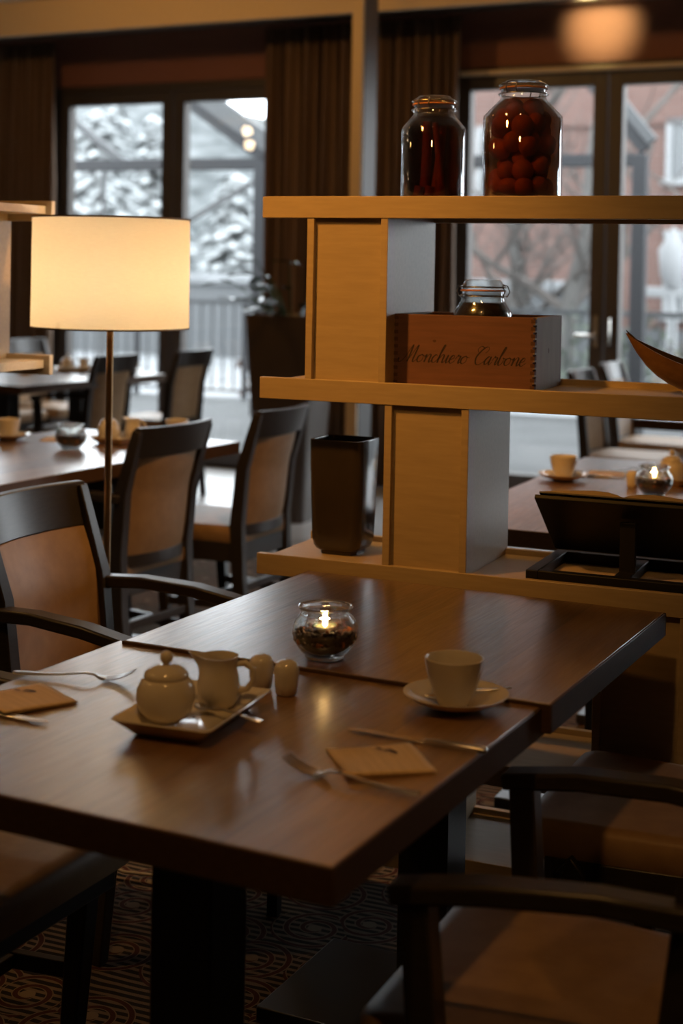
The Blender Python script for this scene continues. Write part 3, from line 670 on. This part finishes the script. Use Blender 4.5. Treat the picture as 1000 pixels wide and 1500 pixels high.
dup(shk, 'white shaker right of its pair, nearest the candle glass', (-.921, 1.998, T1))
frk = put(make_fork('steel fork at right setting, below the kraft napkin'), (-.689, 1.688, T1), PI - R(8))
dup(frk, 'steel fork at left setting, above the kraft napkin', (-1.243, 1.930, T1), R(16))
knf = put(make_knife('steel table knife between the front saucer and napkin'), (-.672, 1.873, T1), R(176))
dup(knf, 'steel knife tip at left picture edge below the napkin', (-1.25, 1.733, T1), R(-7))
nap = put(make_napkin('kraft paper napkin at right setting beside the fork'), (-.685, 1.776, T1), R(-43))
nap.rotation_euler = (0, 0, R(-52))
dup(nap, 'kraft paper napkin cut by the left picture edge', (-1.245, 1.800, T1), R(-28))
cdl = put(make_candle('round glass candle bowl on the table before the shelves'), (-.945, 2.195, T2))
fil = put(make_filling('dark coffee beans and dried petals filling the front candle bowl'), (-.945, 2.195, T2))
tea = put(make_tealight('lit tealight burning inside the front candle bowl'), (-.946, 2.195, T2 + .036))
candle_light(tea.location, .22)

# settings on the further tables
T = .7505
dup(sau, 'saucer at left picture edge on the table behind the lamp', (-3.14, 4.43, T)); dup(cup, 'cup at left picture edge on the table behind the lamp', (-3.14, 4.43, T + .0055), R(200))
dup(cdl, 'round glass bowl without a flame on the table behind the lamp', (-2.81, 4.32, T)); dup(fil, 'dark filling in the glass bowl behind the lamp', (-2.81, 4.32, T))
dup(tray, 'long tray with sugar bowl on the table behind the lamp pole', (-2.76, 4.58, T), R(-6)); dup(sug, 'sugar bowl left of the lamp pole on the middle table', (-2.80, 4.545, T + .007)); dup(jug, 'milk jug right of the lamp pole on the middle table', (-2.755, 4.635, T + .007), R(0))
dup(sau, 'saucer behind the chair back on the middle table', (-2.63, 4.73, T)); dup(cup, 'cup with handle showing beyond the tan chair back', (-2.63, 4.73, T + .0055), R(-10))
dup(nap, 'folded napkin near the cup on the middle left table', (-2.99, 4.52, T), R(20)); dup(frk, 'fork beside the napkin on the middle left table', (-2.93, 4.60, T), R(30))
dup(shk, 'left shaker of the pair on the far left table', (-4.98, 7.28, T)); dup(shk, 'right shaker of the pair on the far left table', (-4.92, 7.30, T))
dup(tray, 'tray of crockery on the far left table', (-4.80, 7.40, T), R(-60)); dup(sug, 'sugar bowl on the far left table tray', (-4.83, 7.38, T + .007)); dup(jug, 'milk jug on the far left table tray', (-4.75, 7.43, T + .007), R(40))
dup(sau, 'saucer on far left table right behind the distant chair', (-4.50, 7.52, T)); dup(cup, 'cup on far left table right behind the distant chair', (-4.50, 7.52, T + .0055), R(60))
dup(sau, 'saucer on the pale table seen through the shelves', (-1.134, 4.43, T)); dup(cup, 'cup on the pale table seen through the shelves', (-1.134, 4.43, T + .0055), R(70))
dup(nap, 'napkin on the pale table right of the cup', (-1.045, 4.62, T), R(10)); dup(frk, 'fork lying by the napkin on the pale table', (-1.00, 4.75, T), R(60)); dup(knf, 'knife lying by the napkin on the pale table', (-1.00, 4.55, T), R(0))
dup(cdl, 'lit glass candle bowl on the pale table behind the book', (-.83, 4.27, T)); dup(fil, 'dark filling of the candle bowl behind the book', (-.83, 4.27, T)); tl = dup(tea, 'lit tealight in the candle bowl behind the book', (-.83, 4.27, T + .036)); candle_light(tl.location, .25)
dup(shk, 'shaker left of the candle bowl behind the book', (-.915, 4.38, T)); dup(tray, 'tray behind the candle bowl on the pale table', (-.79, 4.56, T), R(-35))
dup(sug, 'sugar bowl behind the candle bowl on the pale table', (-.828, 4.53, T + .007)); dup(jug, 'milk jug at right picture edge on the pale table', (-.755, 4.58, T + .007), R(-30))

# ------------------------------------------------------------------ things on the divider
# jars
def make_jar(name, label, r_, h, shoulder, neck_z, rn, loc, liquid=None, fill=0., wire_ang=0.):
    t = thing(name, label, 'jar', loc, 0, 'clip top preserving jars'); w = .003
    out = [(r_-.006,0),(r_-.001,.003),(r_,.008),(r_,shoulder),(r_*.985,shoulder+.006),(rn+(r_-rn)*.45,shoulder+(neck_z-shoulder)*.62),(rn+.001,neck_z),(rn,neck_z+.006),(rn+.003,neck_z+.008),(rn+.003,neck_z+.013),(rn-.001,neck_z+.015),(rn-.001,neck_z+.020)]
    inn = [(rn-.004,neck_z+.020),(rn-.004,neck_z),(rn+(r_-rn)*.45-.004,shoulder+(neck_z-shoulder)*.6),(r_-w-.001,shoulder),(r_-w,.010),(r_-.010,.006),(.001,.006)]
    obj('glass_body', MB().lathe(out + inn, 48), 'glass', t, smooth=50)
    obj('rubber_seal', MB().lathe([(rn-.006,neck_z+.0205),(rn+.002,neck_z+.0205),(rn+.003,neck_z+.022),(rn+.002,neck_z+.0235),(rn-.006,neck_z+.0235)], 40), 'rubber', t, smooth=50)
    obj('glass_lid', MB().lathe([(rn-.006,neck_z+.0238),(rn+.0015,neck_z+.0245),(rn+.002,neck_z+.031),(rn-.002,neck_z+.034),(rn-.006,h-.004),(rn-.010,h),(.02,h-.001),(.001,h-.001)], 40), 'glass', t, smooth=50)
    k = MB(); n = 40
    for z, q in ((neck_z+.0105, rn+.0042), (neck_z+.029, rn+.0036)):
        k.tube([(q*math.cos(2*PI*i/n), q*math.sin(2*PI*i/n), z) for i in range(n+1)], .0012, 6)
    for sgn in (0, 1):
        a = wire_ang + PI*sgn; ca, sa = math.cos(a), math.sin(a); q = rn + .005; wd = .011
        P = lambda x, y, z: (x*ca - y*sa, x*sa + y*ca, z)
        k.tube([P(q,-wd,neck_z+.009), P(q+.006,-wd,neck_z+.02), P(q+.001,-wd,neck_z+.032), P(q-.004,0,neck_z+.035), P(q+.001,wd,neck_z+.032), P(q+.006,wd,neck_z+.02), P(q,wd,neck_z+.009)], .0013, 6)
    obj('wire_clamp', k, 'wire', t, smooth=60)
    if liquid:
        ri = r_ - w - .0012
        prof = [(.001,.0068),(r_-.0105,.0068),(ri,.011),(ri,shoulder-.001)]
        if fill > shoulder: prof += [(rn+(r_-rn)*.5-.006, shoulder+(neck_z-shoulder)*.55), (rn-.006+.3*0, fill)]
        prof += [(.001, prof[-1][1])]
        obj('liquid', MB().lathe(prof, 48), liquid, t, smooth=50)
    return t
SZ = LV[4][1] - REC
j2c = (-.866, 2.99, SZ)
make_jar('preserving_jar', 'big clip top jar of apricots in amber syrup on the top shelf', .0815, .250, .172, .212, .0465, j2c, 'syrup', .212, R(-100))
rnd = random.Random(4); placed = []; base_f = None; k = 0; tries = 0
while len(placed) < 80 and tries < 60000:
    tries += 1; rr = rnd.uniform(.020, .0245); q = rnd.uniform(.12, 1)**.5*(.0755 - rr); a = rnd.uniform(0, 2*PI); z = rnd.uniform(.008 + rr, .204 - rr*.3)
    lim = .0760 if z < .158 else .0760 - (z-.158)*.75
    if q > lim - rr: continue
    p = Vector((q*math.cos(a), q*math.sin(a), z))
    if all((p - c_).length > (rr + r2)*.72 for c_, r2 in placed): placed.append((p, rr))
for k, (p, rr) in enumerate(placed):
    if base_f is None:
        base_f = obj('apricot', MB().ball((0,0,0), 1.0, 14, 9, (1, .96, .9)), 'fruit', smooth=80); o = base_f
    else: o = base_f.copy(); COL.objects.link(o)
    band = 0 if p.z > .145 else 1 if p.z > .07 else 2
    tag(o, ['orange apricot near the shoulder of the big top shelf jar', 'orange apricot at mid height inside the big top shelf jar', 'orange apricot lying low inside the big top shelf jar'][band], 'fruit', ['upper', 'middle', 'lowest'][band] + ' apricots in the big jar')
    o.location = Vector(j2c) + p; o.scale = (rr, rr, rr*rnd.uniform(.85, 1)); o.rotation_euler = (rnd.uniform(0, 3), rnd.uniform(0, 3), rnd.uniform(0, 3))
j1c = (-1.059, 2.99, SZ)
make_jar('preserving_jar', 'tall clip top jar with red stalks on the top shelf', .0675, .224, .152, .184, .0435, j1c, 'syrup2', .18, R(-95))
for k, (a, c_, w, m, nm, lb) in enumerate([((-.012,-.022,.012), (-.008,-.018,.170), .0105, 'fruit2', 'rhubarb_stalk', 'red rhubarb stalk upright inside the left top shelf jar'),
        ((.026,-.018,.012), (.006,-.012,.168), .0075, 'stick', 'cinnamon_stick', 'brown cinnamon stick leaning inside the left top shelf jar'),
        ((-.008,.028,.012), (.012,.024,.165), .009, 'stick', 'cinnamon_stick', 'cinnamon stick at the back inside the left top shelf jar')]):
    o = obj(nm, MB().tube([a, [(a[i]+c_[i])/2 + (.002 if i == 0 else 0) for i in range(3)], c_], [w, w*1.05, w*.9], 10), m, smooth=50); o.location = j1c; tag(o, lb, 'stalk' if k == 0 else 'stick')
for k in range(3):
    o = obj('rhubarb_piece', MB().tube([(-.022 + .024*k, -.034, .012), (-.018 + .024*k, -.033, .034)], .010, 10), 'fruit2', smooth=50); o.location = j1c
    tag(o, ['short red piece at bottom left of the left jar', 'short red piece at bottom middle of the left jar', 'short red piece at bottom right of the left jar'][k], 'stalk', 'red pieces at the bottom of the left jar')

# wine crate
BX0, BX1, BY0, BY1, BZ = -1.105, -.806, 2.90, 3.108, LV[3][1] - REC + .0005; BH = .1475
t = thing('wine_crate', 'open cedar wine crate with burnt script lettering on the middle shelf', 'crate', (BX0, BY0, BZ)); bw, bd, th = BX1 - BX0, BY1 - BY0, .012
obj('front_board', MB().box(0, bw - .0035, 0, th, 0, BH), 'crate', t, .0008); obj('back_board', MB().box(0, bw, bd - th, bd, 0, BH), 'crate', t, .0008)
obj('side_board', MB().box(0.0, th, th, bd - th, 0, BH), 'crate_end', t); obj('side_board', MB().box(bw - th, bw, th, bd - th, 0, BH), 'crate_end', t)
obj('bottom_board', MB().box(th, bw - th, th, bd - th, .002, .012), 'crate', t)
jt = None
for k in range(10):
    for x in (-.0006, bw - .0085):
        m = MB().box(0, .009, -.0006, th, 0, BH/20)
        if jt is None: jt = o = obj('finger_joint', m, 'joint', t)
        else: o = jt.copy(); COL.objects.link(o); o.parent = t
        o.location = (x, 0, BH*(k + .25)/10)
for k in range(10):                                                  # the side boards' fingers reach the front corner
    m = MB().box(bw - .0036, bw, 0, th, BH*k/10, BH*(k+.5)/10)
    obj('corner_finger', m, 'crate_end', t)
obj('knot', MB().add([(.088 + .004*math.cos(2*PI*i/10), -.0004, .094 + .0028*math.sin(2*PI*i/10)) for i in range(10)], [tuple(range(10))]), 'joint', t)
obj('knot', MB().add([(bw + .0004, .105 + .003*math.cos(2*PI*i/10), .078 + .006*math.sin(2*PI*i/10)) for i in range(10)], [tuple(range(10))]), 'joint', t)
G = {
 'o': (.9, [[(.55,.95),(.1,.75),(.05,.25),(.35,0),(.7,.3),(.65,.8),(.4,.98),(.7,.82),(.98,.8)]]),
 'n': (1.05, [[(0,.6),(.15,1),(.2,.6),(.18,0)], [(.18,.35),(.5,1),(.74,.9),(.74,.3),(.85,0),(1.1,.35)]]),
 'h': (1.1, [[(0,.3),(.3,1.5),(.42,2.15),(.28,2.2),(.18,1.6),(.16,.8),(.16,0)], [(.16,.35),(.5,1),(.74,.9),(.74,.3),(.85,0),(1.12,.35)]]),
 'i': (.5, [[(0,.4),(.15,1),(.15,.2),(.3,0),(.52,.35)], [(.18,1.45),(.24,1.5)]]),
 'e': (.75, [[(0,.4),(.45,.6),(.5,.92),(.28,1),(.06,.6),(.1,.15),(.4,0),(.78,.38)]]),
 'r': (.75, [[(0,.5),(.2,1.08),(.3,.9),(.55,.92),(.5,.3),(.6,0),(.8,.4)]]),
 'c': (.7, [[(.58,.82),(.35,1),(.05,.6),(.1,.15),(.4,0),(.74,.38)]]),
 'a': (.95, [[(.65,.9),(.35,1),(.05,.5),(.2,0),(.5,.3),(.66,1),(.64,.2),(.8,0),(1,.38)]]),
 'b': (.85, [[(0,.4),(.3,1.5),(.42,2.15),(.28,2.2),(.15,1.4),(.12,.5),(.25,0),(.55,.15),(.65,.6),(.5,.92),(.75,.8),(.9,.85)]]),
 'M': (1.7, [[(-.75,.45),(-.7,.05),(-.4,-.05),(.0,.5),(.3,1.5),(.5,2.15),(.55,1.2),(.52,0)], [(.52,.1),(.85,1.1),(1.2,2.15),(1.22,1.2),(1.18,.25),(1.35,0),(1.65,.35)]]),
 'C': (1.3, [[(1.05,1.45),(1.3,1.85),(1.1,2.2),(.7,2.05),(.25,1.4),(.08,.7),(.35,.05),(.8,.0),(1.35,.5)], [(.1,1.5),(-.1,1.9),(.2,2.25),(.7,2.05)]]),
}
def cr(pts, n=7):
    P = [pts[0]] + list(pts) + [pts[-1]]; out = []
    for i in range(1, len(P) - 2):
        for k in range(n):
            t_ = k/n; q = []
            for d in (0, 1):
                a, b_, c_, e = P[i-1][d], P[i][d], P[i+1][d], P[i+2][d]
                q.append(.5*(2*b_ + (c_-a)*t_ + (2*a-5*b_+4*c_-e)*t_*t_ + (3*b_-a-3*c_+e)*t_**3))
            out.append(tuple(q))
    return out + [pts[-1]]
def script_text(text, x0, z0, s, y):
    g = MB(); x = .75
    for ch in text:
        if ch == ' ': x += .85; continue
        adv, strokes = G[ch]
        for st in strokes:
            pl = cr(st); pl = [((x + px + .42*py)*s + x0, py*s + z0) for px, py in pl]; L = []; Rr = []
            for i, (px, py) in enumerate(pl):
                a, b_ = pl[max(i-1, 0)], pl[min(i+1, len(pl)-1)]; dx, dy = b_[0]-a[0], b_[1]-a[1]; ll = math.hypot(dx, dy) or 1
                w = s*(.035 + .062*max(0, -dy/ll)); nx, ny = -dy/ll*w, dx/ll*w
                L.append((px+nx, y, py+ny)); Rr.append((px-nx, y, py-ny))
            n = len(L); g.add(L + Rr, [(i, i+1, n+i+1, n+i) for i in range(n-1)])
        x += adv
    return g
tx = obj('lettering', script_text('Monchiero Carbone', .008, .050, .01635, -.0004), 'letter', t)
make_jar('preserving_jar', 'squat clip top jar of black preserve standing inside the wine crate', .061, .208, .135, .163, .045, (-.947, 3.0, BZ + .013), None, 0, R(-10))
o = obj('preserve', MB().lathe([(.001,.0068),(.048,.0068),(.0565,.011),(.0565,.133),(.050,.148),(.042,.160),(.001,.160)], 40), 'preserve', smooth=50); o.location = (-.947, 3.0, BZ + .013)
tag(o, 'black preserve filling the squat jar in the wine crate', 'preserve', kind='stuff')

# vase
rings = []
for z, w, rd in ((0,.041,.02),(.007,.042,.02),(.008,.045,.022),(.012,.0505,.024),(.020,.0545,.024),(.034,.0565,.022),(.14,.0595,.020),(.243,.0615,.018),(.246,.0610,.018),(.246,.0550,.015),(.243,.0545,.015),(.05,.050,.018),(.02,.04,.018)):
    rings.append(rrect(w, w*.98, z, rd, seg=5))
o = obj('vase', MB().loft(rings), 'vase', smooth=50); o.location = (-1.247, 2.985, LV[2][1] - REC); tag(o, 'glossy dark brown square vase on the lower shelf left of the post', 'vase')

# book stand with open book
t = thing('book_stand', 'black wooden book stand on the lower shelf at right', 'book stand', (-.63, 2.88, LV[2][1] - REC))
for nm, a in (('side_rail', (-.18,-.155,0,.245,0,.022)), ('side_rail', (.155,.18,0,.245,0,.022)), ('front_rail', (-.155,.155,0,.022,0,.022)), ('back_rail', (-.155,.155,.223,.245,0,.022)), ('cross_rail', (-.011,.021,.022,.223,0,.02))):
    obj(nm, MB().box(*a), 'ebony', t, .002)
a0, a1 = Vector((0, .215, .028)), Vector((0, .045, .158)); d = (a1 - a0).normalized(); nn = Vector((0, d.z, -d.y)).normalized()
def slab(x0, x1, s0, s1, n0, n1): 
    P = lambda x, s_, n_: tuple(Vector((x, 0, 0)) + a0 + d*s_ + nn*n_)
    return MB().add([P(x0,s0,n0),P(x1,s0,n0),P(x1,s1,n0),P(x0,s1,n0),P(x0,s0,n1),P(x1,s0,n1),P(x1,s1,n1),P(x0,s1,n1)], [(0,1,2,3),(7,6,5,4),(0,4,5,1),(1,5,6,2),(2,6,7,3),(3,7,4,0)])
L_ = (a1 - a0).length
obj('rest_panel', slab(-.178, .178, 0, L_, 0, .010), 'ebony', t, .002); obj('book_ledge', slab(-.178, .178, .0, .016, .010, .045), 'ebony', t, .002)
obj('prop', MB().bar([(.005, .085, .018), (.005, .085, .118)], (.016, .006), (1, 0, 0)), 'ebony', t, .002)
bk = thing('open_book', 'open book resting on the black book stand, pages facing the window', 'book', (-.63, 2.88, LV[2][1] - REC))
for sgn in (-1, 1):
    obj('cover', slab(min(0, sgn*.168), max(0, sgn*.168), .017, L_ + .006, .0105, .0135), 'cover', bk)
    top = [(sgn*x, hgt) for x, hgt in ((0,.0145),(.010,.019),(.03,.024),(.06,.026),(.10,.0225),(.14,.018),(.162,.0155))]
    P = lambda x, s_, n_: tuple(Vector((x, 0, 0)) + a0 + d*s_ + nn*n_)
    r0 = [P(x, .018, .0137) for x, h_ in top] + [P(x, .018, h_) for x, h_ in reversed(top)]; r1 = [P(x, L_ + .003, .0137) for x, h_ in top] + [P(x, L_ + .003, h_) for x, h_ in reversed(top)]
    obj('pages', MB().loft([r0, r1]), 'page', bk, smooth=40)

# boat bowl
t = thing('boat_bowl', 'boat shaped brown wooden bowl with pointed end on the middle shelf', 'bowl', (-.385, 3.0, LV[3][1] - REC))
def boat(off, z_in):
    rings = []; n = 18
    for i in range(25):
        q = -1 + 2*i/24; x = .262*q; zr = .045 + .075*abs(q)**2.1; hw = max(.0015, .075*(1 - abs(q)**2.2) - off); zb = zr*abs(q)**3.0 + z_in
        ring = []
        for k in range(n + 1):
            a = -PI/2 + PI*k/n; ring.append((x*(1 - off*.4), hw*math.sin(a), zb + (max(zr - zb, .001))*(1 - math.cos(a)**.9)))
        rings.append(ring)
    return rings
obj('shell', MB().loft(boat(0, 0), caps=False, closed=False), 'bowl', t, smooth=70); obj('inner_face', MB().loft(boat(.006, .006), caps=False, closed=False), 'bowlin', t, smooth=70)
rim = MB(); A, B = boat(0, 0), boat(.006, .006)
for k in (0, -1): rim.loft([[a[k] for a in A], [(b_[k][0], b_[k][1], a[k][2]) for a, b_ in zip(A, B)]], caps=False, closed=False)
obj('rim', rim, 'bowl', t)

t = thing('tent_card', 'small white tent card standing on the far left table', 'card', (-4.92, 7.10, .75), R(20))
for sg in (-1, 1): obj('card_leaf', MB().add([(-.04, sg*.025, 0), (.04, sg*.025, 0), (.04, 0, .115), (-.04, 0, .115), (-.04, sg*.024, 0), (.04, sg*.024, 0)], [(0,1,2,3),(4,5,2,3)]), 'white', t)
for k, q in enumerate([(-8.65, 3.19, 2.93), (-8.80, 2.92, 2.80)]):
    t = thing('pendant_lamp', ['glowing globe pendant, upper of two reflected in the left terrace door', 'glowing globe pendant, lower of two reflected in the left terrace door'][k], 'lamp', q, 0, 'pendant globes')
    obj('globe', MB().ball((0, 0, 0), .055, 20, 14), 'globe', t, smooth=80); obj('cord', MB().tube([(0, 0, .05), (0, 0, CH - q[2])], .003, 6), 'black', t)
# planter with plant
t = thing('planter', 'tall dark tapered planter before the left terrace door curtain', 'planter', (-3.44, 7.45, 0))
obj('pot', MB().loft([rrect(w, w, z, .05) for z, w in ((0,.135),(.02,.14),(1.08,.20),(1.115,.205),(1.12,.20),(1.10,.185),(1.05,.18))]), 'pot', t, smooth=40)
obj('soil', MB().loft([rrect(.182, .182, z, .05) for z in (1.04, 1.06)]), 'soil', t)
pl = thing('potted_plant', 'leafy green plant growing from the tall dark planter', 'plant', (-3.44, 7.45, 1.06)); rnd = random.Random(12)
for k in range(16):
    a = rnd.uniform(0, 2*PI) if k > 5 else rnd.uniform(2.6, 4.6); L = rnd.uniform(.18, .42); up = rnd.uniform(.10, .36); q = rnd.uniform(0, .08)
    b0 = Vector((q*math.cos(a), q*math.sin(a), 0)); d_ = Vector((math.cos(a), math.sin(a), 0))
    pts = [b0, b0 + d_*L*.25 + Vector((0,0,up*.55)), b0 + d_*L*.6 + Vector((0,0,up)), b0 + d_*L*.8 + Vector((0,0,up*1.0))]
    st = obj('stem', MB().tube(pts, [.005,.004,.003,.002], 5), 'leaf', pl)
    for j in range(3):
        c_ = pts[1 + j]; aa = a + rnd.uniform(-.9, .9); dl = Vector((math.cos(aa), math.sin(aa), rnd.uniform(-.3, .35))).normalized(); sd = dl.cross(Vector((0,0,1))).normalized(); ll, ww = rnd.uniform(.09, .15), rnd.uniform(.022, .035)
        up_ = sd.cross(dl); lf = MB().add([c_, c_ + dl*ll*.35 + sd*ww + up_*.006, c_ + dl*ll*.75 + sd*ww*.7, c_ + dl*ll - up_*.01, c_ + dl*ll*.75 - sd*ww*.7, c_ + dl*ll*.35 - sd*ww + up_*.006, c_ + dl*ll*.5 - up_*.006], [(0,1,6),(1,2,6),(2,3,6),(3,4,6),(4,5,6),(5,0,6)])
        obj('leaf', lf, 'leaf', st, smooth=80)
